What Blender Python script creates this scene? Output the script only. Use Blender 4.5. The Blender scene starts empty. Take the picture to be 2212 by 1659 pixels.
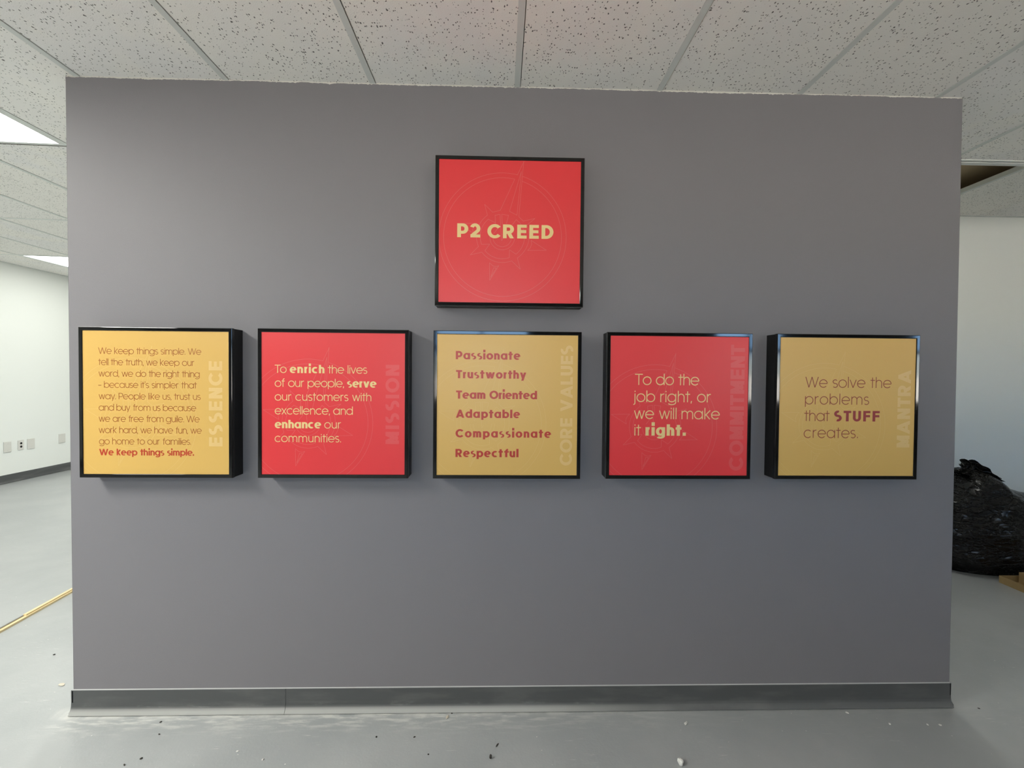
import bpy, bmesh, math, random
from mathutils import Vector, Matrix, noise
from mathutils.geometry import delaunay_2d_cdt
random.seed(7)
S = bpy.context.scene
C = S.collection

# ---------------------------------------------------------------- camera
FPX = 986.64
cam_d = bpy.data.cameras.new('camera')
cam = bpy.data.objects.new('camera', cam_d); C.objects.link(cam)
cam_d.sensor_fit = 'HORIZONTAL'; cam_d.sensor_width = 36.0
cam_d.lens = 36.0 * FPX / 2212.0
cam_d.clip_start = 0.05
yaw, pitch, roll = 0.02483, 0.01934, 0.00872
fw = Vector((math.sin(yaw)*math.cos(pitch), math.cos(yaw)*math.cos(pitch), -math.sin(pitch)))
rt = Vector((math.cos(yaw), -math.sin(yaw), 0)); up = rt.cross(fw)
r2 = rt*math.cos(roll) + up*math.sin(roll); u2 = -rt*math.sin(roll) + up*math.cos(roll)
m = Matrix((r2, u2, -fw)).transposed().to_4x4(); m.translation = Vector((1.80846, -1.96253, 1.45793))
cam.matrix_world = m
S.camera = cam

# ---------------------------------------------------------------- colour management, sky
S.view_settings.view_transform = 'Standard'
S.view_settings.look = 'None'
S.view_settings.gamma = 1.0
S.view_settings.use_curve_mapping = False
S.view_settings.exposure = 0.0
LAMP = 13.0           # radiance of the ceiling panels in the left room
LAMP_FRONT = 52.0     # the strong panel above and left of the viewer, which lights the grey wall
LAMP_BAY = 15.0        # the panel in the right bay
SKY = 14.0
W = bpy.data.worlds.new('sky'); S.world = W; W.use_nodes = True
wn, wl = W.node_tree.nodes, W.node_tree.links
wn.clear()
tc = wn.new('ShaderNodeTexCoord'); sx = wn.new('ShaderNodeSeparateXYZ'); cr = wn.new('ShaderNodeValToRGB')
bg = wn.new('ShaderNodeBackground'); wo = wn.new('ShaderNodeOutputWorld')
wl.new(tc.outputs['Generated'], sx.inputs[0]); wl.new(sx.outputs['Z'], cr.inputs[0])
cr.color_ramp.elements[0].position = 0.0; cr.color_ramp.elements[0].color = (1.5, 1.43, 1.3, 1)   # glow below the horizon, added to brighten the ceiling through the windows
e = cr.color_ramp.elements.new(.004); e.color = (.80, .86, .80, 1)
e = cr.color_ramp.elements.new(.036); e.color = (.74, .84, .86, 1)
e = cr.color_ramp.elements.new(.05); e.color = (.30, .55, .90, 1)
e = cr.color_ramp.elements.new(.10); e.color = (.30, .52, .82, 1)
cr.color_ramp.elements[-1].position = .2; cr.color_ramp.elements[-1].color = (.36, .40, .44, 1)
wl.new(cr.outputs[0], bg.inputs[0]); bg.inputs[1].default_value = SKY; wl.new(bg.outputs[0], wo.inputs[0])

H = 2.682             # ceiling height
SL = 0.0207           # the slab and ceiling climb slightly towards the left
def zf(x): return SL*max(0.0, -x)
def zc(x): return H + SL*max(0.0, -x)

# ---------------------------------------------------------------- helpers
def new_mat(name, col, rough=.5, spec=.5, metal=0.0):
    M = bpy.data.materials.new(name); M.use_nodes = True
    b = M.node_tree.nodes['Principled BSDF']
    b.inputs['Base Color'].default_value = (*col, 1); b.inputs['Roughness'].default_value = rough
    b.inputs['Specular IOR Level'].default_value = spec; b.inputs['Metallic'].default_value = metal
    return M
class NT:
    """small helper around a material's node tree"""
    def __init__(s, M): s.n = M.node_tree.nodes; s.l = M.node_tree.links; s.b = s.n['Principled BSDF']
    def add(s, t, **k):
        o = s.n.new(t)
        for a, v in k.items(): setattr(o, a, v)
        return o
    def put(s, sock, v):
        if isinstance(v, bpy.types.NodeSocket): s.l.new(v, sock)
        elif v is not None: sock.default_value = v
    def math(s, op, a, b=None, clamp=False):
        o = s.add('ShaderNodeMath', operation=op, use_clamp=clamp); s.put(o.inputs[0], a); s.put(o.inputs[1], b); return o.outputs[0]
    def pos(s, scale=(1, 1, 1)):
        g = s.add('ShaderNodeNewGeometry'); mp = s.add('ShaderNodeMapping'); s.l.new(g.outputs['Position'], mp.inputs[0])
        mp.inputs['Scale'].default_value = scale; return mp.outputs[0]
    def xyz(s):
        g = s.add('ShaderNodeNewGeometry'); x = s.add('ShaderNodeSeparateXYZ'); s.l.new(g.outputs['Position'], x.inputs[0]); return x.outputs
    def noise(s, vec, scale, detail=2, rough=.5, col=False):
        o = s.add('ShaderNodeTexNoise'); s.l.new(vec, o.inputs['Vector']); o.inputs['Scale'].default_value = scale
        o.inputs['Detail'].default_value = detail; o.inputs['Roughness'].default_value = rough
        return o.outputs['Color' if col else 'Fac']
    def ramp(s, v, a, b, lo=0., hi=1.):
        o = s.add('ShaderNodeMapRange', interpolation_type='SMOOTHSTEP'); s.put(o.inputs[0], v)
        for i, q in enumerate((a, b, lo, hi)): s.put(o.inputs[i+1], q)
        return o.outputs[0]
    def mix(s, f, a, b):
        o = s.add('ShaderNodeMix', data_type='RGBA'); s.put(o.inputs[0], f)
        s.put(o.inputs[6], (*a, 1) if isinstance(a, tuple) and len(a) == 3 else a)
        s.put(o.inputs[7], (*b, 1) if isinstance(b, tuple) and len(b) == 3 else b); return o.outputs[2]
    def bump(s, h, strength=.3, dist=.002):
        o = s.add('ShaderNodeBump'); s.put(o.inputs['Height'], h); o.inputs['Strength'].default_value = strength
        o.inputs['Distance'].default_value = dist; s.l.new(o.outputs[0], s.b.inputs['Normal'])

def obj(name, bm, mats, parent=None, smooth=False):
    me = bpy.data.meshes.new(name)
    bm.to_mesh(me); bm.free()
    for q in (mats if isinstance(mats, (list, tuple)) else [mats]): me.materials.append(q)
    if smooth:
        for f in me.polygons: f.use_smooth = True
    o = bpy.data.objects.new(name, me); C.objects.link(o)
    if parent: o.parent = parent
    return o
def empty(name, loc=(0, 0, 0), rot=(0, 0, 0)):
    o = bpy.data.objects.new(name, None); C.objects.link(o); o.location = loc; o.rotation_euler = rot
    o.empty_display_size = .05; return o
def tag(o, label=None, cat=None, group=None, kind=None):
    if label: o['label'] = label
    if cat: o['category'] = cat
    if group: o['group'] = group
    if kind: o['kind'] = kind
    return o
def struct(name, bm, mats, parent=None, **k):
    o = obj(name, bm, mats, parent, **k)
    if not parent: o['kind'] = 'structure'
    return o
def box(bm, x0, x1, y0, y1, z0, z1, mi=0, bev=0):
    vs = [bm.verts.new((x, y, z)) for z in (z0, z1) for y in (y0, y1) for x in (x0, x1)]
    fs = [bm.faces.new([vs[i] for i in q]) for q in ((0, 2, 3, 1), (4, 5, 7, 6), (0, 1, 5, 4), (2, 6, 7, 3), (0, 4, 6, 2), (1, 3, 7, 5))]
    for f in fs: f.material_index = mi
    if bev:
        es = list({e for f in fs for e in f.edges})
        bmesh.ops.bevel(bm, geom=es, offset=bev, segments=2, affect='EDGES', profile=.5)
def quad(bm, pts, mi=0):
    f = bm.faces.new([bm.verts.new(p) for p in pts]); f.material_index = mi; return f
def sweep(bm, prof, p0, p1, nrm, mi=0, closed=True):
    """extrude a profile of (out, z) pairs from p0 to p1; out is along nrm"""
    A = [bm.verts.new((p0[0]+nrm[0]*a, p0[1]+nrm[1]*a, p0[2]+b)) for a, b in prof]
    B = [bm.verts.new((p1[0]+nrm[0]*a, p1[1]+nrm[1]*a, p1[2]+b)) for a, b in prof]
    n = len(prof)
    for i in range(n if closed else n-1):
        f = bm.faces.new((A[i], A[(i+1) % n], B[(i+1) % n], B[i])); f.material_index = mi
    if closed: bm.faces.new(A[::-1]); bm.faces.new(B)

# ---------------------------------------------------------------- materials
# painted grey wall
m_grey = new_mat('grey_wall_paint', (.198, .189, .202), .55, .35); q = NT(m_grey)
q.bump(q.noise(q.pos(), 260, 2), .25, .0015)
m_white = new_mat('white_wall_paint', (.80, .82, .79), .55, .35); q = NT(m_white)
q.bump(q.noise(q.pos(), 160, 2), .15, .0015)
m_core = new_mat('bare_drywall', (.62, .60, .56), .8, .2)
# mineral fibre ceiling tile: pitted with short dark fissures, faint tint per tile
m_tile = new_mat('mineral_fibre_tile', (.74, .72, .67), .85, .2); q = NT(m_tile)
pp = q.pos((1, .66, 1))
warp = q.add('ShaderNodeVectorMath', operation='MULTIPLY_ADD')
q.l.new(q.noise(pp, 60, 1, col=True), warp.inputs[0]); warp.inputs[1].default_value = (.012, .012, 0); q.l.new(pp, warp.inputs[2])
vor = q.add('ShaderNodeTexVoronoi'); q.l.new(warp.outputs[0], vor.inputs['Vector']); vor.inputs['Scale'].default_value = 128
rsep = q.add('ShaderNodeSeparateColor'); q.l.new(vor.outputs['Color'], rsep.inputs[0])
clump = q.ramp(q.noise(pp, 22, 2), .36, .64, .52, .12)
on = q.math('GREATER_THAN', rsep.outputs[0], clump)
size = q.math('MULTIPLY_ADD', rsep.outputs[1], .25); q.n[-1].inputs[2].default_value = .08
dots = q.math('MULTIPLY', q.math('LESS_THAN', vor.outputs['Distance'], size), on)
g = q.add('ShaderNodeNewGeometry'); wnz = q.add('ShaderNodeTexWhiteNoise', noise_dimensions='1D')
q.l.new(g.outputs['Random Per Island'], wnz.inputs['W'])
tint = q.mix(wnz.outputs['Value'], (.93, .91, .86), (.90, .89, .87))
tint = q.mix(q.ramp(q.noise(pp, 5, 2), .4, .65), tint, (.94, .92, .87))
q.l.new(q.mix(q.math('MULTIPLY', dots, .86), tint, (.055, .05, .045)), q.b.inputs['Base Color'])
q.bump(q.math('SUBTRACT', q.noise(pp, 300, 3), dots), .5, .002)
m_grid = new_mat('white_steel_grid', (.70, .72, .69), .45, .4)
m_highlight = new_mat('grey_painted_highlight', (.42, .42, .42), .6, .3)
m_deck = new_mat('brown_roof_deck', (.50, .40, .26), .8, .2)
# painted concrete floor with dust and wear
m_floor = new_mat('grey_floor_paint', (.42, .44, .45), .34, .5); q = NT(m_floor)
pp = q.pos(); X = q.xyz()
blot = q.noise(pp, 2.2, 5, .6)
base = q.mix(q.ramp(blot, .35, .7), (.355, .37, .377), (.40, .412, .417))
near = q.ramp(X[1], -.16, -.008)                       # dust swept up against the wall
near = q.math('MULTIPLY', near, q.ramp(X[1], .03, .01))
side = q.ramp(X[0], 2.9, 1.5, .12, 1.0)
n1 = q.noise(q.pos((1.6, 9, 1)), 5, 6, .65)
dust = q.math('MULTIPLY', q.math('MULTIPLY', near, side), q.math('MULTIPLY', q.ramp(n1, .45, .66), q.ramp(X[0], -.1, .02)), True)
hug = q.math('MULTIPLY', q.ramp(X[1], -.045, -.022), q.ramp(q.noise(q.pos((3, 1, 1)), 3, 4), .38, .6))
hug = q.math('MULTIPLY', q.math('MULTIPLY', hug, q.ramp(X[0], -.13, -.01)), q.math('MULTIPLY', side, q.ramp(X[1], .05, .0)))
dust = q.math('MAXIMUM', q.math('MULTIPLY', dust, .75), q.math('MULTIPLY', hug, .6))
rot = q.add('ShaderNodeMapping'); q.l.new(pp, rot.inputs[0]); rot.inputs['Rotation'].default_value = (0, 0, .7); rot.inputs['Scale'].default_value = (2.2, 22, 1)
sw = q.ramp(q.noise(rot.outputs[0], 6, 5, .6), .60, .74)
sw = q.math('MULTIPLY', sw, q.ramp(q.noise(pp, 4, 2), .5, .65))
dust = q.math('MAXIMUM', dust, q.math('MULTIPLY', sw, .6))
v2 = q.add('ShaderNodeTexVoronoi'); q.l.new(pp, v2.inputs['Vector']); v2.inputs['Scale'].default_value = 60
s2 = q.add('ShaderNodeSeparateColor'); q.l.new(v2.outputs['Color'], s2.inputs[0])
sp = q.math('MULTIPLY', q.math('LESS_THAN', v2.outputs['Distance'], q.math('MULTIPLY', s2.outputs[1], .16)), q.math('GREATER_THAN', s2.outputs[0], .80))
dust = q.math('MAXIMUM', dust, q.math('MULTIPLY', sp, q.ramp(q.noise(pp, 7, 2), .46, .60, 0, .9)))
q.l.new(q.mix(dust, base, (.74, .73, .69)), q.b.inputs['Base Color'])
q.l.new(q.math('MULTIPLY_ADD', dust, .4), q.b.inputs['Roughness']); q.n[-1].inputs[2].default_value = .30
q.bump(q.math('ADD', q.noise(pp, 18, 4), q.math('MULTIPLY', q.noise(pp, 120, 2), .4)), .22, .004)
# rubber cove base with plaster dust on its toe
m_base = new_mat('grey_rubber_base', (.085, .088, .09), .42, .4); q = NT(m_base)
X = q.xyz(); pp = q.pos((1.5, 1, 6))
low = q.ramp(X[2], .034, .012)
wob = q.ramp(X[2], .055, .024)
st = q.math('MULTIPLY', q.math('MAXIMUM', low, q.math('MULTIPLY', wob, q.ramp(q.noise(pp, 4, 5, .65), .50, .78, 0, .55))), q.ramp(X[0], 2.75, 1.8, .10, .85))
q.l.new(q.mix(st, q.mix(q.ramp(q.noise(pp, 3, 4), .45, .7), (.080, .083, .085), (.108, .11, .11)), (.40, .40, .385)), q.b.inputs['Base Color'])
m_black = new_mat('gloss_black_moulding', (.004, .004, .004), .06, .5)
m_satin = new_mat('black_cabinet_side', (.008, .008, .008), .45, .3)
def lens(name, power):
    M = new_mat(name, (.8, .8, .8), .5); b = M.node_tree.nodes['Principled BSDF']
    b.inputs['Emission Color'].default_value = (.99, 1.0, .93, 1); b.inputs['Emission Strength'].default_value = power; return M
m_lens = lens('lit_diffuser', LAMP); m_lens_front = lens('bright_lit_diffuser', LAMP_FRONT); m_lens_mid = lens('mid_lit_diffuser', 52.0); m_lens_far = lens('soft_lit_diffuser', 7.0); m_lens_bay = lens('dim_lit_diffuser', LAMP_BAY)
m_plate = new_mat('white_plastic_plate', (.66, .65, .61), .35, .5)
m_socket = new_mat('dark_socket_hole', (.012, .012, .012), .5, .3)
m_alu = new_mat('dark_window_frame', (.02, .02, .022), .4, .5)
m_glass = bpy.data.materials.new('window_glass'); m_glass.use_nodes = True
q = NT(m_glass); tr = q.add('ShaderNodeBsdfTransparent'); gl = q.add('ShaderNodeBsdfGlossy'); gl.inputs['Roughness'].default_value = .02
fr = q.add('ShaderNodeFresnel'); fr.inputs[0].default_value = 1.35; mx = q.add('ShaderNodeMixShader')
q.l.new(fr.outputs[0], mx.inputs[0]); q.l.new(tr.outputs[0], mx.inputs[1]); q.l.new(gl.outputs[0], mx.inputs[2])
q.l.new(mx.outputs[0], q.n['Material Output'].inputs[0])
m_wood = new_mat('pale_pine', (.66, .47, .22), .5, .4); q = NT(m_wood)
q.l.new(q.mix(q.noise(q.pos((60, 2, 60)), 3, 4), (.86, .70, .42), (.74, .57, .32)), q.b.inputs['Base Color'])
m_metal = new_mat('grey_metal_channel', (.30, .31, .32), .35, .5, .8)
m_bag = new_mat('black_plastic_film', (.006, .0055, .005), .22, .28); q = NT(m_bag)
ridge = q.math('ABSOLUTE', q.math('SUBTRACT', q.noise(q.pos((5, 5, 11)), 2.2, 3, .55), .5))
q.bump(q.math('SUBTRACT', 1.0, q.ramp(ridge, 0, .09)), .8, .012)
m_card = new_mat('brown_cardboard', (.36, .22, .08), .8, .2); q = NT(m_card)
q.l.new(q.mix(q.noise(q.pos(), 30, 4), (.31, .21, .09), (.38, .265, .13)), q.b.inputs['Base Color'])
m_crumb = new_mat('dark_crumb', (.05, .045, .04), .8, .2)
m_chalk = new_mat('white_plaster_crumb', (.78, .77, .74), .85, .2)
m_tan = new_mat('tan_flake', (.62, .56, .46), .7, .2)
def ink(name, col): return new_mat(name, col, .38, .5)
m_gold = ink('gold_panel', (.64, .395, .102)); m_red = ink('red_panel', (.72, .034, .040))
i_gold_mark = ink('pale_gold_ink', (0.70, 0.475, 0.185)); i_red_mark = ink('pale_red_ink', (0.715, 0.078, 0.080))
i_gold_line = ink('pale_gold_line', (0.68, 0.455, 0.155)); i_red_line = ink('pale_red_line', (0.713, 0.138, 0.121))
i_brown = ink('brown_ink', (0.34, 0.105, 0.018)); i_redtext = ink('red_ink', (0.42, 0.024, 0.010)); i_cream = ink('cream_ink', (0.76, 0.57, 0.25))
i_maroon = ink('maroon_ink', (0.292, 0.024, 0.024)); i_orange = ink('orange_red_ink', (0.454, 0.045, 0.015)); i_deep = ink('dark_brown_ink', (0.26, 0.045, 0.014))

# ---------------------------------------------------------------- lettering: a round sans drawn as strokes
def _arc(cx, cy, rx, ry, a0, a1):
    n = max(4, int(abs(a1-a0)/9)); return [(cx+rx*math.cos(math.radians(a0+(a1-a0)*i/n)), cy+ry*math.sin(math.radians(a0+(a1-a0)*i/n))) for i in range(n+1)]
CAP, XH, ASC, DSC = 700., 535., 725., -165.
def squash(ch, w):
    """flat strokes get thinner than stems as the letter gets bolder"""
    t = max(0., min(1., (w-70)/110)); return 1-t*(.20 if ch.isupper() or ch == '2' else .48 if ch == 's' else .36 if ch in 'eag' else .28)
def glyph(ch, w):
    """outline of one character for stroke width w: (advance width, [(points, closed)], clip low, clip high)"""
    h = w/2; k = w-60; X = XH; lo, hi = -999, 9999; st = []
    v = h*squash(ch, w)                                       # half height of the flat strokes
    ow = 560+.16*k; R = ow/2-h; RY = X/2+9-v; oy = X/2       # round bowl
    def L(*p): st.append((list(p), False))
    def ring(cx): st.append((_arc(cx, oy, R, RY, 0, 360)[:-1], True))
    if ch == 'o': ring(ow/2); return ow, st, lo, hi
    if ch in 'adq':
        ring(ow/2); L((ow-h, 0 if ch != 'q' else DSC), (ow-h, ASC if ch == 'd' else X)); return ow, st, lo, hi
    if ch in 'bp':
        ring(ow/2); L((h, DSC if ch == 'p' else 0), (h, ASC if ch == 'b' else X)); return ow, st, lo, hi
    if ch == 'g':
        ring(ow/2)
        st.append(([(ow-h, X), (ow-h, -20)] + _arc(ow/2, -20, R, DSC*-1-20-v+25, 0, -148)[1:], False)); return ow, st, lo, hi
    if ch == 'e':
        st.append(([(h, oy), (ow-h-2, oy)], False)); st.append((_arc(ow/2, oy, R, RY, 0, 318 if w < 120 else 308), False)); return ow, st, lo, hi
    if ch == 'c':
        a = 45 if w < 120 else 52; st.append((_arc(ow/2, oy, R, RY, a, 360-a), False)); return ow-40-.1*k, st, lo, hi
    if ch in 'nhmur':
        nw = 430+.42*k; r = nw/2-h; ry = min(r*1.05, X*.55); top = X+7-v
        if ch == 'u':
            st.append(([(h, X), (h, ry+v-7)] + _arc(nw/2, ry+v-7, r, ry, 180, 360)[1:] + [(nw-h, X)], False)); L((nw-h, 0), (nw-h, X)); return nw, st, lo, hi
        if ch == 'r':
            L((h, 0), (h, X)); rw = 285+.35*k; st.append((_arc(h+r, top-ry, r, ry, 180, 80 if w < 120 else 84), False))
            return h+r+60, st, lo, hi
        if ch == 'm':
            nw2 = nw*.93; r = nw2/2-h; ry = min(r*1.05, X*.55); L((h, 0), (h, X))
            for i in range(2):
                x0 = i*(nw2-w); st.append((_arc(x0+nw2/2, top-ry, r, ry, 180, 0) + [(x0+nw2-h, 0)], False))
            return 2*nw2-w, st, lo, hi
        L((h, 0), (h, ASC if ch == 'h' else X)); st.append((_arc(nw/2, top-ry, r, ry, 180, 0) + [(nw-h, 0)], False)); return nw, st, lo, hi
    if ch == 'l': L((h, 0), (h, ASC)); return w, st, lo, hi
    if ch == 'i':
        L((h, 0), (h, X)); d = max(w*1.15, 78); L((h, X+95-.1*k), (h, X+95-.1*k+d)); return w, st, lo, hi
    if ch == 'j':
        st.append(([(h+70, X), (h+70, -70)] + _arc(h-20, -70, 90, -DSC-70-v+25, 0, -95)[1:], False)); L((h+70, X+95), (h+70, X+95+max(w*1.15, 78))); return w+70, st, lo, hi
    if ch == 't':
        tw = 300+.55*k; cx = tw/2-10; L((cx, 0), (cx, 690)); L((0, X-v), (tw, X-v)); return tw, st, lo, hi
    if ch == 'f':
        tw = 290+.6*k; cx = 110+h+.1*k; r = 130+.25*k
        st.append(([(cx, 0), (cx, ASC+8-v-r)] + _arc(cx+r, ASC+8-v-r, r, r, 180, 92)[1:], False)); L((cx-h-80, X-v), (cx+h+120, X-v)); return cx+h+120, st, lo, hi
    if ch == 'k':
        L((h, 0), (h, ASC)); q = 395+.62*k; L((h, 190), (w*.45, 215), (q-h*.9, X+w*.6)); L((h+95+.2*k, 265), (q+5-h*.75, -w*.5)); return q+10, st, 0, ASC
    if ch in 'vwyxWVAMN':
        T = CAP if ch.isupper() else X; lo, hi = 0, T; e = w*.9
        def ext(a, b, at0=True, at1=True):
            d = Vector((b[0]-a[0], b[1]-a[1])).normalized()*e
            return ((a[0]-d.x, a[1]-d.y) if at0 else a), ((b[0]+d.x, b[1]+d.y) if at1 else b)
        def seg(a, b): L(*ext(a, b))
        if ch in 'vV':
            q = (470 if ch == 'v' else 620)+.62*k; f = w*.55
            seg((f, T), (q/2, f*.15)); seg((q/2, f*.15), (q-f, T)); return q, st, lo, hi
        if ch == 'y':
            q = 470+.62*k; f = w*.55; lo = DSC-5; j = (q/2, f*.15)
            L(ext((f, T), j)[0], j); dx = (q-f-q/2)/(T-j[1])
            L((q/2-dx*(j[1]-DSC+60), DSC-60), ext(j, (q-f, T))[1]); return q, st, lo, hi
        if ch in 'wW':
            q = (690 if ch == 'w' else 900)+.95*k; f = w*.55
            xs = [f, f+(q-2*f)*.26, q/2, q-f-(q-2*f)*.26, q-f]
            for i in range(4): seg((xs[i], T if i % 2 == 0 else 0), (xs[i+1], 0 if i % 2 == 0 else T))
            return q, st, lo, hi
        if ch == 'x':
            q = 440+.6*k; f = w*.6; seg((f, T), (q-f, 0)); seg((f, 0), (q-f, T)); return q, st, lo, hi
        if ch == 'A':
            q = 640+.7*k; f = w*.55; seg((f, 0), (q/2, T-w*.1)); seg((q/2, T-w*.1), (q-f, 0)); L((q*.24, 185), (q*.76, 185)); return q, st, lo, hi
        if ch == 'M':
            q = 560+.6*k; L((h, 0), (h, T)); L((q-h, 0), (q-h, T)); f = h*1.05
            seg((f*1.15, T-h*.2), (q/2, 215)); seg((q/2, 215), (q-f*1.15, T-h*.2)); return q, st, lo, hi
        if ch == 'N':
            q = 510+.42*k; L((h, 0), (h, T)); L((q-h, 0), (q-h, T)); seg((h*1.2, T), (q-h*1.2, 0)); return q, st, lo, hi
    if ch in 'sS':
        T = XH if ch == 's' else CAP; t = max(0., min(1., (w-70)/110)); q = (360 if ch == 's' else 470)+(.72 if ch == 's' else .5)*k; ov = 9; ym = T*.515
        r1 = (T+ov-v-ym)/2; r2 = (ym+ov-v)/2; rx1 = q/2-h-(6 if ch == 's' else 12); rx2 = q/2-h; cx = q/2
        st.append((_arc(cx, ym+r1, rx1, r1, 38+30*t, 270) + _arc(cx, ym-r2, rx2, r2, 90, -142+30*t)[1:], False)); return q, st, lo, hi
    # capitals
    if ch == 'I': L((h, 0), (h, CAP)); return w, st, lo, hi
    if ch == 'T': q = 500+.10*k; L((0, CAP-v), (q, CAP-v)); L((q/2, 0), (q/2, CAP)); return q, st, lo, hi
    if ch == 'L': q = 380+.4*k; L((h, CAP), (h, v), (q, v)); return q, st, lo, hi
    if ch in 'EF':
        q = 430+.4*k; L((h, 0), (h, CAP))
        L((0, CAP-v), (q, CAP-v)); L((0, 355), (q*.96, 355))
        if ch == 'E': L((0, v), (q, v))
        return q, st, lo, hi
    if ch == 'U':
        q = 540+.05*k; r = q/2-h; st.append(([(h, CAP), (h, r+v-8)] + _arc(q/2, r+v-8, r, r, 180, 360)[1:] + [(q-h, CAP)], False)); return q, st, lo, hi
    if ch == 'D':
        q = 600+.08*k; ry = CAP/2-v; rx = min(ry, q-w-60); st.append(([(h, v), (q-h-rx, v)] + _arc(q-h-rx, CAP/2, rx, ry, -90, 90)[1:] + [(h, CAP-v)], False)); L((h, 0), (h, CAP)); return q, st, lo, hi
    if ch in 'PR':
        q = 470+.70*k; yb = 280-.22*k if ch == 'P' else 315-.12*k; yc = (CAP-v+yb)/2; r = (CAP-v-yb)/2; rx = min(r, q-w-40)
        L((h, 0), (h, CAP)); st.append(([(h, yb), (q-h-rx, yb)] + _arc(q-h-rx, yc, rx, r, -90, 90)[1:] + [(h, CAP-v)], False))
        if ch == 'R': st.append(([(q*.46, yb+h*.5), (q+25-h*1.15, -w*.2)], False)); lo = 0; return q+25, st, lo, hi
        return q, st, lo, hi
    if ch in 'OCG':
        q = 740+.16*k; rx = q/2-h; ry = CAP/2+10-v
        if ch == 'O': st.append((_arc(q/2, CAP/2, rx, ry, 0, 360)[:-1], True)); return q, st, lo, hi
        a = 42 if w < 120 else 40; st.append((_arc(q/2, CAP/2, rx, ry, a, 360-a), False)); return q*.90, st, lo, hi
    if ch == '2':
        q = 470+.5*k; r = q/2-h; ry = 215-.35*h; cy = CAP+9-v-ry; lo = 0
        st.append((_arc(q/2, cy, r, ry, 158, -38) + [(h*.9, v*.95)], False)); L((h*.35, v), (q, v)); return q, st, lo, hi
    if ch == '.': d = max(w, 88); L((d/2, 0), (d/2, d)); return d, st, lo, hi
    if ch == ',': L((h+25, 85), (h-5, -75)); return w+20, st, lo, hi
    if ch == "'": L((h, ASC), (h, ASC-150)); return w, st, lo, hi
    if ch == '–': L((0, 270), (330, 270)); return 330, st, lo, hi
    return 0, st, lo, hi
def gap(a, b, w):
    """space between two characters"""
    g = 82-.30*(w-60)
    if a in 'oebpcsOCSD': g -= 34
    if b in 'oeacdgqsOCS': g -= 34
    if a in 'vwyxWVATkrtf': g -= 48
    if b in 'vwyxWVATtfj': g -= 48
    if a in 'TWVP' and b.islower(): g -= 34
    if b in '.,': g -= 10
    return max(g, 12)
def stroke_polys(pts, closed, w):
    h = w/2; n = len(pts); V = [Vector(p) for p in pts]; Lf, Rt = [], []
    for i in range(n):
        a = V[i-1] if (closed or i > 0) else None; c = V[(i+1) % n] if (closed or i < n-1) else None
        d1 = (V[i]-a).normalized() if a is not None and (V[i]-a).length > 1e-6 else None
        d2 = (c-V[i]).normalized() if c is not None and (c-V[i]).length > 1e-6 else None
        d1 = d1 or d2; d2 = d2 or d1
        t = d1+d2; t = t.normalized() if t.length > 1e-6 else d1
        nn = Vector((-t.y, t.x)); cs = max(nn.dot(Vector((-d1.y, d1.x))), .42)
        Lf.append(V[i]+nn*h/cs); Rt.append(V[i]-nn*h/cs)
    return [(Rt[i], Rt[(i+1) % n], Lf[(i+1) % n], Lf[i]) for i in range(n if closed else n-1)]
def clip(poly, ax, v, keep_less):
    out = []
    for i in range(len(poly)):
        a, b = poly[i], poly[(i+1) % len(poly)]
        ia = (a[ax] <= v) if keep_less else (a[ax] >= v); ib = (b[ax] <= v) if keep_less else (b[ax] >= v)
        if ia: out.append(a)
        if ia != ib: out.append(a+(b-a)*((v-a[ax])/(b[ax]-a[ax])))
    return out
def glyph_polys(ch, w):
    """the strokes of one character merged into clean, non-overlapping triangles"""
    key = (ch, round(w, 1))
    if key in GCACHE: return GCACHE[key]
    if ch == 's' and w > 120: w *= .88
    aw, st, lo, hi = glyph(ch, w); vs, fs = [], []
    for pts, cl in st:
        c = squash(ch, w)
        for pl in stroke_polys([(p[0], p[1]/c) for p in pts], cl, w):
            pl = [Vector((p[0], p[1]*c)) for p in pl]
            if lo > -900: pl = clip(pl, 1, lo, False)
            if hi < 9000: pl = clip(pl, 1, hi, True)
            if len(pl) < 3: continue
            if sum(p.x*q.y-q.x*p.y for p, q in zip(pl, pl[1:]+pl[:1])) < 0: pl.reverse()
            fs.append(list(range(len(vs), len(vs)+len(pl)))); vs += [Vector((p[0], p[1])) for p in pl]
    V, E_, F, _, _, src = delaunay_2d_cdt(vs, [], fs, 0, .05)
    GCACHE[key] = (aw, [tuple(v) for v in V], [tuple(t) for t, s in zip(F, src) if s])
    return GCACHE[key]
GCACHE = {}
def text_layout(txt, w, track=0.):
    x = 0.; out = []; prev = None
    for ch in txt:
        if ch == ' ': x += 300+.1*(w-60)+track*1.5; prev = None; continue
        if prev: x += gap(prev, ch, w)+track
        aw, V, F = glyph_polys(ch, w); out.append((x, V, F)); x += aw; prev = ch
    return x, out
FIT = []
def text_into(bm, txt, w, x0, x1, base, cap, yoff, vertical=False):
    """write txt between x0 and x1 (mm) on its baseline; the tracking takes up the slack"""
    s = cap/CAP; tgt = (x1-x0)/s
    n = max(1, sum(1 if c != ' ' else 1.5 for c in txt)-1)
    wd, _ = text_layout(txt, w)
    tr = max(-55, min(190, (tgt-wd)/n))
    wd, polys = text_layout(txt, w, tr); kx = tgt/wd; FIT.append((txt, round(tr), round(kx, 3)))
    for gx, V, F in polys:
        vs = []
        for px, py in V:
            a, b_ = (px+gx)*s*kx, py*s
            if vertical: u, v = base-b_, x0+a
            else: u, v = x0+a, base+b_
            vs.append(bm.verts.new((u/1000, yoff, v/1000)))
        for t in F:
            try: bm.faces.new([vs[k] for k in t])
            except ValueError: pass

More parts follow.
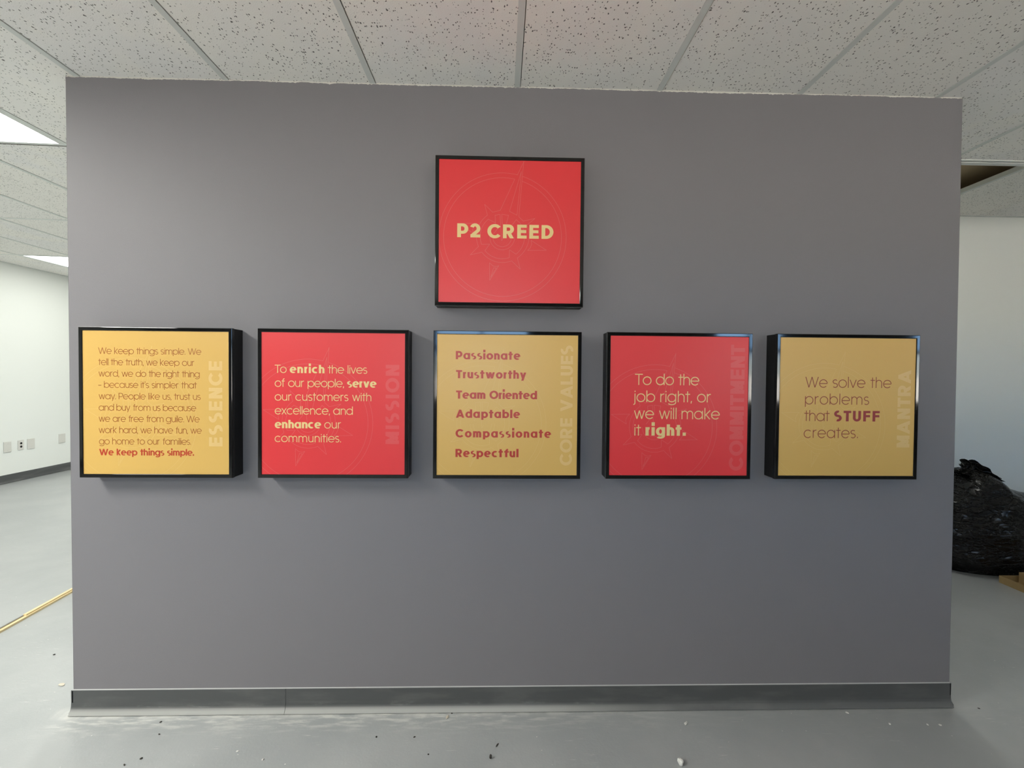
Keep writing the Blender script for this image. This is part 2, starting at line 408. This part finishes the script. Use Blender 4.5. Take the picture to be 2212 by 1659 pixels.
# ---------------------------------------------------------------- room shell
XL, XR, YB, YF = -4.2, 10.2, -6.0, 9.0        # left wall, right wall, wall behind the camera, far end
ZT = 3.02
bm = bmesh.new()
xs = [XL-.1, 0.0, XR+.1]; ys = [YB-.1, YF+.1]
for i in range(2):
    quad(bm, [(xs[i], ys[0], zf(xs[i])), (xs[i+1], ys[0], zf(xs[i+1])), (xs[i+1], ys[1], zf(xs[i+1])), (xs[i], ys[1], zf(xs[i]))])
struct('floor', bm, m_floor)

GX = lambda i: .0518+.6096*i                  # right edge of each runner
GY = lambda j: .64+1.335*j if j >= 0 else -.58 if j == -1 else -1.19+1.2192*(j+2)                  # centre of each cross tee
LIT = {(-2, -1): 0, (-6, 2): 2, (-2, 2): 3, (-6, -1): 2, (-2, -3): 1, (-2, -5): 3}     # cells (runner, tee) that hold a lamp
XM = 1.9                                      # partition behind the grey wall
bm = bmesh.new()
for i in range(-8, 17):
    for j in range(-7, 8):
        x0, x1 = max(GX(i)+.0028, XL), min(GX(i+1)-.012, XR); y0, y1 = max(GY(j), YB), min(GY(j+1) if j != -1 else (GY(0) if x0 < XM else .592), YF)
        if j >= 0: x1 = min(x1, XM)
        if (i, j) in LIT or x1-x0 < .02 or y1-y0 < .02: continue
        quad(bm, [(x0, y0, zc(x0)+.0015), (x0, y1, zc(x0)+.0015), (x1, y1, zc(x1)+.0015), (x1, y0, zc(x1)+.0015)])
ceil = struct('ceiling', bm, m_tile)
bm = bmesh.new()
def bar(x0, x1, y0, y1, lift=0.0):
    vs = [bm.verts.new((x, y, zc(x)+dz)) for dz in (-.0015+lift, .004+lift) for y in (y0, y1) for x in (x0, x1)]
    for q_ in ((0, 2, 3, 1), (4, 5, 7, 6), (0, 1, 5, 4), (2, 6, 7, 3), (0, 4, 6, 2), (1, 3, 7, 5)): bm.faces.new([vs[k] for k in q_])
for i in range(-7, 17):
    x1 = GX(i); bar(x1-.024, x1, YB, YF if x1 < XM else .575)
for j in range(-6, 7):
    if j == 0: bar(XL, XM, GY(0)-.012, GY(0)+.012, .0006)
    else: bar(XL, 0, GY(j)-.012, GY(j)+.012, .0006); (bar(0, XR if j < 0 else XM, GY(j)-.012, GY(j)+.012, .0006))
obj('ceiling_grid', bm, m_grid, ceil)
# doubled edge trim where the ceiling stops on the right
bm = bmesh.new(); box(bm, 3.2, XR, .545, .560, H-.003, H+.06); box(bm, 3.2, XR, .568, .598, H-.006, H+.06)
struct('trim_1', bm, m_grid)
bm = bmesh.new(); box(bm, 3.2, XR, .5601, .5679, H+.004, H+.02); struct('trim_2', bm, m_socket)
# higher tiled ceiling of the bay on the right; the strip beside it is open to the roof deck
ZB = 2.86
bm = bmesh.new()
for i in range(0, 10):
    x0 = 5.283+.6096*i; quad(bm, [(x0, .605, ZB), (x0, 1.9, ZB), (min(x0+.606, XR), 1.9, ZB), (min(x0+.606, XR), .605, ZB)])
quad(bm, [(2.0, .605, ZB), (2.0, 1.9, ZB), (4.45, 1.9, ZB), (4.45, .605, ZB)])
c2 = struct('ceiling', bm, m_tile)
bm = bmesh.new(); box(bm, 5.262, 5.286, .60, 1.9, ZB-.002, ZB+.03); box(bm, XR-4.92, XR, 1.878, 1.9, ZB-.004, ZB+.002)
obj('ceiling_grid', bm, m_grid, c2)
bm = bmesh.new(); box(bm, XL-.1, XR+.1, YB-.1, YF+.1, ZT, ZT+.1); struct('ceiling', bm, m_deck)

# grey display wall: drywall core with a painted skin whose cut-in edge is ragged at the ceiling
bm = bmesh.new()
def slab(y0, y1, tl, tr, br, bl, mi):
    a = [bm.verts.new((p[0], y0, p[1])) for p in (tl, tr, br, bl)]; b_ = [bm.verts.new((p[0], y1, p[1])) for p in (tl, tr, br, bl)]
    for f in ((a[3], a[2], a[1], a[0]), (b_[0], b_[1], b_[2], b_[3])) + tuple((a[k], a[(k+1) % 4], b_[(k+1) % 4], b_[k]) for k in range(4)):
        bm.faces.new(f).material_index = mi
slab(.0015, .12, (-.004, H+.03), (3.807, H+.03), (3.82, 0), (.004, 0), 1)
N = 760; prev = None; v = 0.
for i in range(N+1):
    t = i/N; x = -.004+t*3.811; xb = .004+t*3.816
    v = .86*v+random.uniform(-1, 1)*.0014
    zt = H-.0016-abs(v)-(.0022 if random.random() < .08 else 0)-.0012*(1+math.sin(x*5.3))*(.4+.6*math.sin(x*1.7)**2)
    cur = (bm.verts.new((x, 0, zt)), bm.verts.new((xb, 0, 0)))
    if prev: bm.faces.new((prev[1], cur[1], cur[0], prev[0])).material_index = 0
    prev = cur
for x, xb, s in ((-.004, .004, -1), (3.807, 3.82, 1)):      # painted ends
    quad(bm, [(x+s*.0005, 0, H), (xb+s*.0005, 0, 0), (xb+s*.0005, .12, 0), (x+s*.0005, .12, H)], 0)
struct('wall_front', bm, [m_grey, m_core])
COVE = [(0, .0018), (.0165, .0018), (.0195, .0035), (.0185, .006), (.0125, .016), (.0075, .024), (.005, .034), (.004, .05), (.004, .1005), (.0032, .1035), (0, .1035)]
bm = bmesh.new()
sweep(bm, COVE, (-.004, 0, 0), (.896, 0, 0), (0, -1)); sweep(bm, COVE, (.8975, 0, 0), (3.825, 0, 0), (0, -1))
sweep(bm, COVE, (.004, .12, 0), (.004, -.004, 0), (-1, 0)); sweep(bm, COVE, (3.82, -.004, 0), (3.82, .12, 0), (1, 0))
struct('baseboard_front', bm, m_base)
bm = bmesh.new(); sweep(bm, [(0, .1030), (.0036, .1034), (.0012, .1058), (0, .1064)], (-.002, 0, 0), (3.822, 0, 0), (0, -1)); struct('trim_highlight', bm, m_highlight)  # pale strip whose grey stands in for the highlight along the base top

bm = bmesh.new(); box(bm, XL-.1, XL, YB-.1, YF+.1, 0, ZT); struct('wall_left', bm, m_white)
bm = bmesh.new(); sweep(bm, COVE, (XL, YB, zf(XL)), (XL, YF, zf(XL)), (1, 0)); struct('baseboard_left', bm, m_base)
bm = bmesh.new(); box(bm, XL, XL+.022, YB, YF, zc(XL)-.003, zc(XL)+.02); struct('trim_3', bm, m_grid)
bm = bmesh.new(); box(bm, XR, XR+.1, YB-.1, YF+.1, 0, ZT); struct('wall_right', bm, m_white)
bm = bmesh.new(); box(bm, XM, XM+.1, .12, YF, 0, ZT); struct('wall_middle', bm, m_white)
bm = bmesh.new(); box(bm, XM+.1, XR, 1.9, 2.0, 0, ZT); struct('wall_back', bm, m_white)
bm = bmesh.new(); box(bm, XL, XM, YF, YF+.1, 0, ZT); struct('wall_far', bm, m_white)
# wall behind the camera with three daylight windows
WIN = [(.66, 2.30, 1.00, 2.42), (5.50, 6.75, 1.00, 2.42), (9.02, 9.95, 1.00, 2.42)]
bm = bmesh.new()
xs = [XL]+[q_ for w_ in WIN for q_ in w_[:2]]+[XR]
for k in range(0, len(xs), 2): box(bm, xs[k], xs[k+1], YB-.12, YB, 0, ZT)
for x0, x1, z0, z1 in WIN: box(bm, x0, x1, YB-.12, YB, 0, z0); box(bm, x0, x1, YB-.12, YB, z1, ZT)
struct('wall_rear', bm, m_grey)
for n_, (x0, x1, z0, z1) in enumerate(WIN):
    bm = bmesh.new(); y0, y1 = YB-.10, YB-.03; t = .05
    box(bm, x0, x0+t, y0, y1, z0, z1); box(bm, x1-t, x1, y0, y1, z0, z1); box(bm, x0+t, x1-t, y0, y1, z0, z0+t); box(bm, x0+t, x1-t, y0, y1, z1-t, z1)
    box(bm, x0+t, x1-t, y0, y1, 1.885, 1.955); xm = (x0+x1)/2; box(bm, xm-.02, xm+.02, y0, y1, z0+t, 1.885); box(bm, xm-.02, xm+.02, y0, y1, 1.955, z1-t)
    w_ = struct('window_%d' % (n_+1), bm, m_alu)
    bm = bmesh.new(); quad(bm, [(x0+t, YB-.07, z0+t), (x1-t, YB-.07, z0+t), (x1-t, YB-.07, z1-t), (x0+t, YB-.07, z1-t)]); obj('pane', bm, m_glass, w_)

# ---------------------------------------------------------------- ceiling lamps
def lamp(cx, cy, z, tilt, label, lens_mat, wx=.5856, wy=1.195):
    t = empty('ceiling_light', (cx, cy, z), (0, tilt, 0)); tag(t, label, 'ceiling light', 'flat lamps set into the tiled ceiling')
    a, b_ = wx/2, wy/2; f = .022
    bm = bmesh.new()
    for x0, x1, y0, y1 in ((-a, a, -b_, -b_+f), (-a, a, b_-f, b_), (-a, -a+f, -b_+f, b_-f), (a-f, a, -b_+f, b_-f)): box(bm, x0, x1, y0, y1, .0, .055)
    box(bm, -a, a, -b_, b_, .055, .07)
    obj('frame', bm, m_grid, t)
    bm = bmesh.new(); quad(bm, [(-a+f, -b_+f, .006), (-a+f, b_-f, .006), (a-f, b_-f, .006), (a-f, -b_+f, .006)])
    obj('diffuser', bm, lens_mat, t); return t
tl = math.atan(SL)
LAB = {(-2, -1): 'bright lamp panel in the ceiling beside the upper left corner of the grey wall',
       (-6, 2): 'bright lamp panel far back in the ceiling by the white wall at left',
       (-2, 2): 'lamp panel in the ceiling behind the grey wall', (-6, -1): 'lamp panel in the ceiling by the white wall, nearer the viewer',
       (-2, -5): 'added fill lamp panel in the ceiling behind the viewer',  # unseen fill panel, added to spread the light more evenly along the wall
       (-2, -3): 'strong lamp panel in the ceiling above and left of the viewer'}
for (i, j), k in LIT.items():
    cx = (GX(i)+GX(i+1)-.024)/2; cy = (GY(j)+GY(j+1))/2
    lamp(cx, cy, zc(cx)-.0005, tl if cx < 0 else 0, LAB[(i, j)], (m_lens, m_lens_front, m_lens_far, m_lens_mid)[k], wy=GY(j+1)-GY(j)-.024)
lamp(4.12, 1.36, ZB-.06, 0, 'small lamp panel in the raised ceiling of the right bay', m_lens_bay, .56, .56)

# ---------------------------------------------------------------- square signs
HS, DP = .3052, .0792
EMBLEM = [[(47.2,236.1),(-10.7,109.3),(-42.1,101.2),(-75.0,132.6),(-63.4,88.4),(-73.5,80.0),(-82.6,70.4),(-90.4,59.9),(-96.8,48.5),(-101.8,36.4),(-105.3,23.9),(-107.2,11.1),(-107.4,-1.9),(-106.1,-14.7),(-103.3,-27.2),(-98.9,-39.3),(-132.5,-74.1),(-84.9,-62.6),(-76.0,-72.8),(-65.9,-81.7),(-54.7,-89.3),(-42.6,-95.4),(-29.7,-99.8),(-16.3,-102.6),(-2.7,-103.6),(11.0,-102.9),(24.5,-100.4),(37.6,-96.1),(73.3,-129.5),(61.0,-83.7),(71.8,-75.4),(81.4,-65.8),(89.8,-55.1),(96.9,-43.3),(102.4,-30.6),(106.2,-17.4),(108.4,-3.6),(108.8,10.3),(107.4,24.2),(104.3,37.9),(99.4,51.1),(132.0,78.5),(84.1,67.1),(65.6,84.3),(83.8,310.6),(82.5,305.1),(57.6,253.5)],[(-30.4,58.4),(-59.5,72.2),(-67.8,64.3),(-75.2,55.4),(-81.3,45.8),(-86.2,35.5),(-89.7,24.6),(-91.9,13.5),(-92.6,2.2),(-91.9,-9.1),(-89.8,-20.1),(-86.3,-30.8),(-53.1,-29.5),(-72.3,-55.6),(-64.8,-63.7),(-56.4,-70.7),(-47.2,-76.7),(-37.3,-81.5),(-26.9,-85.0),(-16.1,-87.3),(-5.1,-88.2),(5.9,-87.8),(16.8,-86.0),(27.4,-83.0),(28.4,-50.8),(55.1,-68.7),(63.4,-61.3),(70.7,-52.9),(77.0,-43.7),(82.1,-33.8),(86.0,-23.3),(88.5,-12.5),(89.7,-1.4),(89.6,9.7),(88.1,20.7),(85.2,31.5),(81.0,41.8),(75.6,51.6),(69.1,60.6),(55.1,72.4),(38.9,51.3)],[(74.4,269.3),(27.2,105.9),(57.8,90.5),(74.4,269.3)],[(-29.9,51.4),(-31.9,88.9),(-11.8,93.0),(-4.2,-14.5),(2.8,-3.6)],[(-1.9,51.9),(-4.3,93.1),(23.4,89.9),(14.9,54.7)],[(-52.4,1.0),(-52.3,-5.0),(-51.6,-11.0),(-50.1,-16.9),(-47.9,-22.5),(-45.0,-27.9),(-41.5,-32.8),(-37.4,-37.3),(-32.8,-41.2),(-27.8,-44.6),(-22.4,-47.4),(-16.7,-49.4),(-10.7,-50.8),(-4.7,-51.5),(1.5,-51.4),(7.5,-50.6),(13.5,-49.0),(19.2,-46.8),(24.6,-43.9),(29.6,-40.4),(34.1,-36.3),(38.2,-31.7),(41.6,-26.6),(44.4,-21.2),(46.5,-15.4),(48.0,-9.5),(48.7,-3.4),(48.6,2.6)],[(-39.5,1.2),(-39.6,-3.4),(-39.1,-7.9),(-38.1,-12.3),(-36.5,-16.6),(-34.4,-20.7),(-31.8,-24.5),(-28.7,-27.9),(-25.3,-30.9),(-21.5,-33.5),(-17.4,-35.6),(-13.1,-37.2),(-8.6,-38.2),(-4.0,-38.7),(0.6,-38.7),(5.2,-38.0),(9.7,-36.9),(14.0,-35.2),(18.0,-32.9),(21.8,-30.2),(25.2,-27.1),(28.2,-23.6),(30.8,-19.7),(32.9,-15.6),(34.4,-11.3),(35.4,-6.8),(35.9,-2.2),(35.8,2.4)],[(-37.6,13.8),(-21.4,33.6)],[(116.4,-10.6),(180.1,-50.5),(102.9,-52.2),(113.7,-41.5),(119.6,-26.3),(116.4,-10.6)],[(-120.1,13.7),(-183.1,53.3),(-106.6,55.1),(-117.3,44.5),(-123.2,29.4),(-120.1,13.7)],[(-53.1,-105.5),(-51.8,-177.0),(-15.2,-116.7),(-26.5,-120.2),(-39.1,-117.8),(-53.1,-105.5)],[(-36.5,-125.3),(-25.2,-126.4),(-47.6,-164.4),(-36.5,-125.3)]]
def arcs(r, a0, a1): return [(r*math.cos(math.radians(a0+(a1-a0)*i/90)), r*math.sin(math.radians(a0+(a1-a0)*i/90))) for i in range(91)]
EMBLEM.append(arcs(261.5, 72.0, 72.0-360+5.1)); EMBLEM.append(arcs(242, 70.9, 70.9-360+7.8))
def emblem_into(bm, cx, cy, lim, width, yoff):
    for pl in EMBLEM:
        for a, b_ in zip(pl, pl[1:]):
            P, Q = Vector((a[0]+cx, a[1]+cy)), Vector((b_[0]+cx, b_[1]+cy)); d = Q-P
            if d.length < 1e-4: continue
            d.normalize(); n = Vector((-d.y, d.x))*width/2; P = P-d*width*.3; Q = Q+d*width*.3
            poly = [P-n, Q-n, Q+n, P+n]
            for ax in (0, 1): poly = clip(poly, ax, lim, True); poly = clip(poly, ax, -lim, False) if poly else poly
            if len(poly) > 2: bm.faces.new([bm.verts.new((p[0]/1000, yoff, p[1]/1000)) for p in poly])
def ring_profile(bm, prof):
    R_ = []
    for d, y in prof:
        s = HS-d; R_.append([bm.verts.new((x*s, y, z*s)) for x, z in ((-1, -1), (1, -1), (1, 1), (-1, 1))])
    for A, B in zip(R_, R_[1:]):
        for k in range(4): bm.faces.new((A[k], A[(k+1) % 4], B[(k+1) % 4], B[k]))
def sign(cx, cz, label, red, lines, cap, wm=None, emb=(-100.4, -80.0), linew=1.15, inks=None, rot=0.0):
    t = empty('wall_sign', (cx, 0, cz), (0, rot, 0)); tag(t, label, 'sign', 'square framed signs on the grey wall')
    bm = bmesh.new(); ring_profile(bm, [(.0012, 0), (.0012, -DP+.016)]); s = HS-.0012
    quad(bm, [(-s, -.0006, -s), (s, -.0006, -s), (s, -.0006, s), (-s, -.0006, s)]); obj('cabinet', bm, m_satin, t)
    bm = bmesh.new(); D_ = -DP
    ring_profile(bm, [(.0016, D_+.016), (.0, D_+.016), (0, D_+.0022), (.0003, D_+.0012), (.001, D_+.0004), (.0022, D_), (.0128, D_), (.0138, D_+.0004), (.0146, D_+.0012), (.0149, D_+.0024), (.0149, D_+.006)])
    obj('frame', bm, m_black, t)
    bm = bmesh.new(); s = HS-.0145; box(bm, -s, s, D_+.003, D_+.0055, -s, s); p = obj('face_panel', bm, m_red if red else m_gold, t)
    y = D_+.003
    bm = bmesh.new(); emblem_into(bm, emb[0], emb[1], s*1000-.3, linew, y-.00012); o = obj('compass_emblem', bm, i_red_line if red else i_gold_line, p); o['label'] = 'faint outline drawing of a compass'
    if wm:
        txt, b0, b1, z0, z1, w = wm; bm = bmesh.new(); text_into(bm, txt, w, z0, z1, b1, b1-b0, y-.0002, True)
        o = obj('side_title', bm, i_red_mark if red else i_gold_mark, p); o['label'] = 'pale title running up the right side'
    for txt, x0, x1, z, w, ink_ in lines:               # every run of print is a part of its own
        bm = bmesh.new(); text_into(bm, txt, w, x0, x1, z, cap, y-.0003)
        o = obj('lettering', bm, ink_, p); o['label'] = ('bold ' if w > 100 else 'thin ')+ink_.name.replace('_ink', '').replace('_', ' ')+' lettering'
    return t
def LL(rows, thin, bold, wt=62, wb=200):
    return [(a, x0, x1, z, wt if k == 'l' else (wb if k == 'B' else 150), thin if k == 'l' else bold) for a, x0, x1, z, k in rows]
CEN = [(.4124, 1.3331), (1.1247, 1.334), (1.8368, 1.3337), (2.5535, 1.335), (3.2682, 1.3358), (1.8407, 2.0461)]
sign(*CEN[0], 'gold square sign with ten lines of brown writing, at the left end', False, LL([
    ("We keep things simple. We", -229.1, 180.7, 196.3, "l"), ("tell the truth, we keep our", -228.7, 153.3, 151.0, "l"), ("word, we do the right thing", -228.3, 173.7, 104.9, "l"),
    ("– because it's simpler that", -229.5, 162.4, 59.7, "l"), ("way. People like us, trust us", -228.3, 177.4, 13.3, "l"), ("and buy from us because", -228.7, 159.1, -32.7, "l"),
    ("we are free from guile. We", -229.1, 172.9, -78.1, "l"), ("work hard, we have fun, we", -229.5, 181.0, -124.1, "l"), ("go home to our families.", -228.6, 137.8, -169.8, "l"),
    ("We keep things simple.", -228.6, 150.0, -214.4, "b")], i_brown, i_orange, 64), 26.0, ("ESSENCE", 209.9, 264, -176, 171, 190))
sign(*CEN[1], 'red square sign with six lines of pale writing, second from left', True, LL([
    ("To", -237.4, -189.6, 125.0, "l"), ("enrich", -177.1, -36.5, 125.0, "B"), ("the lives", -22.7, 137.0, 124.6, "l"), ("of our people,", -237.5, 42.3, 68.2, "l"), ("serve", 54.9, 175.0, 67.9, "B"),
    ("our customers with", -237.6, 153.7, 12.0, "l"), ("excellence, and", -237.6, 78.6, -44.4, "l"), ("enhance", -237.7, -49.7, -100.9, "B"), ("our", -37.1, 31.6, -101.0, "l"), ("communities.", -237.8, 30.9, -157.8, "l")],
    i_cream, i_cream, 62, 185), 33.0, ("MISSION", 212, 267.4, -164, 162, 190), (-101.5, -79))
sign(*CEN[2], 'gold square sign listing six bold red words, in the middle of the row', False, LL([
    ("Passionate", -213.6, 52.2, 188.0, "B"), ("Trustworthy", -212.2, 77.2, 109.8, "B"), ("Team Oriented", -211.7, 122.5, 25.5, "B"), ("Adaptable", -212.0, 53.1, -53.3, "B"),
    ("Compassionate", -212.8, 182.5, -134.2, "B"), ("Respectful", -212.7, 48.1, -215.8, "B")], i_redtext, i_redtext, 62, 192), 33.5, ("CORE VALUES", 219.9, 270.4, -249.5, 249, 178))
sign(*CEN[3], 'red square sign with four lines of pale writing, second from right', True, LL([
    ("To do the", -186.9, 83.5, 87.1, "l"), ("job right, or", -192.4, 134.9, 16.2, "l"), ("we will make", -189.2, 172.8, -54.5, "l"), ("it", -186.1, -158.8, -124.3, "l"), ("right.", -139.7, 30.4, -124.1, "B")],
    i_cream, i_cream, 60, 205), 46.0, ("COMMITMENT", 215.2, 274.5, -269.7, 258.2, 190), (-100.4, -90))
sign(*CEN[4], 'gold square sign with four lines of writing, at the right end', False, LL([
    ("We solve the", -181.5, 188.2, 81.4, "l"), ("problems", -180.9, 93.5, 10.4, "l"), ("that", -182.9, -74.6, -59.8, "l"), ("STUFF", -56.0, 140.6, -60.2, "B"), ("creates.", -183.6, 49.8, -130.9, "l")],
    i_deep, i_maroon, 52, 185), 44.5, ("MANTRA", 216.7, 272, -169.3, 158.3, 190), (-97, -78))
sign(*CEN[5], 'red square sign with a large two word gold title, hanging alone above the row', True, LL([
    ("P2", -215.1, -120.6, -25.2, "B"), ("CREED", -91.8, 179.8, -26.6, "B")], i_cream, i_cream, 62, 190), 56.3, None, (-28.9, -22.4), 1.5)

# ---------------------------------------------------------------- left room: plates and outlets on the white wall
def plate(yc, w, h, z, label, cat, sockets=False):
    name = 'power_outlet' if sockets else 'wall_plate'
    t = empty(name, (XL, yc, z)); tag(t, label, cat, 'plates on the white wall')
    bm = bmesh.new(); box(bm, 0, .011, -w/2, w/2, -h/2, h/2, bev=.003); obj('cover', bm, m_plate, t)
    if sockets:
        for s in (.021, -.021):
            bm = bmesh.new(); bmesh.ops.create_cone(bm, cap_ends=True, segments=20, radius1=.013, radius2=.0125, depth=.004, matrix=Matrix.Translation((.012, 0, s)) @ Matrix.Rotation(math.pi/2, 4, 'Y'))
            obj('socket', bm, m_socket, t)
    else:
        for s in (.3, -.3):
            bm = bmesh.new(); bmesh.ops.create_cone(bm, cap_ends=True, segments=12, radius1=.0035, radius2=.003, depth=.002, matrix=Matrix.Translation((.0115, 0, s*h)) @ Matrix.Rotation(math.pi/2, 4, 'Y'))
            obj('screw', bm, m_plate, t)
plate(3.737, 0.084, 0.129, 0.528, 'blank white wall plate left of the power outlet', 'wall plate')
plate(3.892, 0.067, 0.119, 0.531, 'white power outlet with two dark sockets on the left wall', 'outlet', True)
plate(4.017, 0.090, 0.130, 0.528, 'blank white wall plate just right of the power outlet', 'wall plate')
plate(4.431, 0.091, 0.124, 0.541, 'faint blank white wall plate standing apart, nearest the grey wall', 'wall plate')

# wooden trim strip lying on the floor
t = empty('wood_trim_strip', (-.955, .83, zf(-.955)), (0, 0, math.atan2(-.04, .48)*-1)); t.rotation_euler = (0, tl, math.atan2(.04, .483))
tag(t, 'long pale pine trim strip lying on the floor at left', 'trim strip')
bm = bmesh.new(); L0, L1 = -.75, 1.15
sweep(bm, [(-.012, 0), (.012, 0), (.012, .012), (-.012, .012)], (0, L0, .0), (0, L1, .0), (1, 0)); obj('base_lath', bm, m_wood, t)
bm = bmesh.new(); sweep(bm, [(-.012, .012), (.0045, .012), (.0045, .021), (-.012, .021)], (0, -.09, 0), (0, L1, 0), (1, 0)); obj('top_lath', bm, m_wood, t)
bm = bmesh.new(); sweep(bm, [(-.012, .012), (-.006, .012), (-.006, .019), (-.012, .019)], (0, L0, 0), (0, -.095, 0), (1, 0)); o = obj('metal_edge', bm, m_metal, t); o['label'] = 'grey metal edge'

# ---------------------------------------------------------------- right bay: rubbish bag and cardboard trays
bm = bmesh.new()
NU, NV = 150, 90
def sm(a, b_, x): x = max(0, min(1, (x-a)/(b_-a))); return x*x*(3-2*x)
rows = []
for j in range(NV+1):
    v_ = j/NV; row = []
    for i in range(NU):
        a = 2*math.pi*i/NU
        # footprint swells from the floor, then closes towards a gathered neck left of the middle
        prof = (.80+.20*sm(0, .22, v_)) if v_ < .22 else 1.0
        prof *= 1.0-.16*sm(.45, .8, v_)
        prof *= math.sqrt(max(0.0, 1-sm(.72, 1.0, v_)**2*.999))
        x = .62*prof*math.copysign(abs(math.cos(a))**.8, math.cos(a)); y = .315*prof*math.copysign(abs(math.sin(a))**.8, math.sin(a))
        hx = .615 + .155*math.exp(-((x+.20)/.15)**2) - .02*math.sin(5*x)
        z = v_*hx
        if v_ > .9: z -= .02*(1-math.sqrt(max(0, 1-((v_-.9)/.1)**2)))
        P = Vector((x, y, z)); nz = Vector((x/.62, y/.315, .25)).normalized()
        f1 = noise.noise(Vector((x*3.2, y*3.2, z*7.5)))
        fold = 1-abs(noise.noise(Vector((x*4+z*5, y*4, z*13-x*5+3))))*2
        fold2 = 1-abs(noise.noise(Vector((x*9-z*7, y*9, z*30+x*6+9))))*2
        P += nz*(.026*f1+.009*fold+.004*fold2)*sm(0.0, .12, v_)
        P.z = max(P.z, 0.0); row.append(bm.verts.new(P))
    rows.append(row)
for j in range(NV):
    for i in range(NU): bm.faces.new((rows[j][i], rows[j][(i+1) % NU], rows[j+1][(i+1) % NU], rows[j+1][i]))
bm.faces.new(rows[0][::-1]); bm.faces.new(rows[-1])
t = empty('rubbish_bag', (5.72, 1.545, 0)); tag(t, 'full black plastic rubbish bag slumped against the wall at right', 'rubbish bag')
obj('bag_body', bm, m_bag, t, smooth=True)
bm = bmesh.new()                                       # gathered collar folded over the top
rows = []
for j in range(13):
    s = j/12; row = []
    for i in range(60):
        a = 2*math.pi*i/60; r = .115-.05*math.sin(math.pi*s)+.010*math.sin(9*a+3*s)
        row.append(bm.verts.new((1.5*r*math.cos(a)+.05*s, r*math.sin(a), .11*s+.02*math.sin(2*a+1)*s+.012*noise.noise(Vector((a*3, s*5, 2))))))
    rows.append(row)
for j in range(12):
    for i in range(60): bm.faces.new((rows[j][i], rows[j][(i+1) % 60], rows[j+1][(i+1) % 60], rows[j+1][i]))
o = obj('bag_collar', bm, m_bag, t, smooth=True); o.location = (-.20, -.01, .665); o.rotation_euler = (.15, .45, .2)

def tray(x, y, z, rz, w, d, h, label, rx=0):
    t = empty('cardboard_tray', (x, y, z), (rx, 0, rz)); tag(t, label, 'cardboard tray', 'cardboard trays beside the rubbish bag')
    th = .006
    bm = bmesh.new(); box(bm, 0, w, -d, 0, 0, .004); obj('tray_bottom', bm, m_card, t)
    for x0, x1, y0, y1 in ((0, th, -d, 0), (w-th, w, -d, 0), (th, w-th, -th, 0), (th, w-th, -d, -d+th)):
        bm = bmesh.new(); box(bm, x0, x1, y0, y1, .004, h); obj('side', bm, m_card, t)
    return t
tray(5.40, 1.205, 0, -.02, .42, .46, .05, 'open cardboard tray flat on the floor in front of the rubbish bag')
tray(5.50, 1.165, .0045, -.12, .29, .36, .086, 'taller small cardboard tray nested inside the tray on the floor')
t = empty('cardboard_sheet', (5.57, 1.09, .0908), (0, 0, -.25)); tag(t, 'piece of cardboard resting on top of the cardboard trays', 'cardboard sheet')
bm = bmesh.new(); box(bm, 0, .22, -.30, 0, 0, .02, bev=.002); o = obj('sheet', bm, m_card, t)

# ---------------------------------------------------------------- crumbs on the floor
def crumb(x, y, r, mat, label, grp, name, flat=.6, st=1.0, seed=0):
    bm = bmesh.new(); bmesh.ops.create_icosphere(bm, subdivisions=2, radius=r); ang = seed*1.7
    for v_ in bm.verts:
        v_.co *= 1+.45*noise.noise(v_.co*(1.3/r)+Vector((seed*3.1, 0, 0)))
        v_.co.x *= st; v_.co.z *= flat
        v_.co = Matrix.Rotation(ang, 3, 'Z') @ v_.co
    lo = min(v_.co.z for v_ in bm.verts)
    for v_ in bm.verts: v_.co.z -= lo
    o = obj(name, bm, mat); o.location = (x, y, zf(x)); tag(o, label, 'debris', grp); return o
DK = [(1.543, -.232), (1.321, -.144), (1.474, -.147), (1.610, -.019), (-.458, .398), (3.936, -.021), (.466, -.236), (.426, -.263), (.405, -.054), (.447, -.119), (.472, -.010)]
for k, (x, y) in enumerate(DK): crumb(x, y, random.uniform(.0022, .0038), m_crumb, 'tiny dark crumb on the grey floor near the foot of the wall', 'dark crumbs on the floor', 'floor_crumb', .7, 1.5, k)
WH = [(3.327, -.040), (3.460, -.105), (3.669, -.114), (3.618, -.111), (.808, -.208), (.924, -.247)]
for k, (x, y) in enumerate(WH): crumb(x, y, random.uniform(.003, .0042), m_chalk, 'tiny white plaster crumb on the grey floor before the wall', 'white crumbs on the floor', 'plaster_crumb', .6, 1.5, k+20)
crumb(2.497, -.290, .011, m_chalk, 'largest white plaster crumb, at the bottom edge right of centre', None, 'plaster_crumb', 1.0, 1.0, 41)
crumb(2.598, -.091, .0055, m_chalk, 'curled white flake on the floor below the right half of the wall', None, 'plaster_flake', .5, 2.4, 43)
crumb(1.782, -.254, .0055, m_crumb, 'dark chip standing on the floor below the middle of the wall', None, 'floor_chip', 1.4, .8, 44)
crumb(1.807, -.191, .003, m_crumb, 'thin dark curl lying behind the dark chip on the floor', None, 'floor_chip', .4, 3.5, 45)
crumb(-.213, .177, .008, m_tan, 'flat tan flake on the floor by the left corner of the wall', None, 'paint_flake', .25, 2.2, 46)
crumb(1.593, -.042, .006, m_tan, 'small tan flake close against the base of the wall', None, 'paint_flake', .3, 1.8, 47)
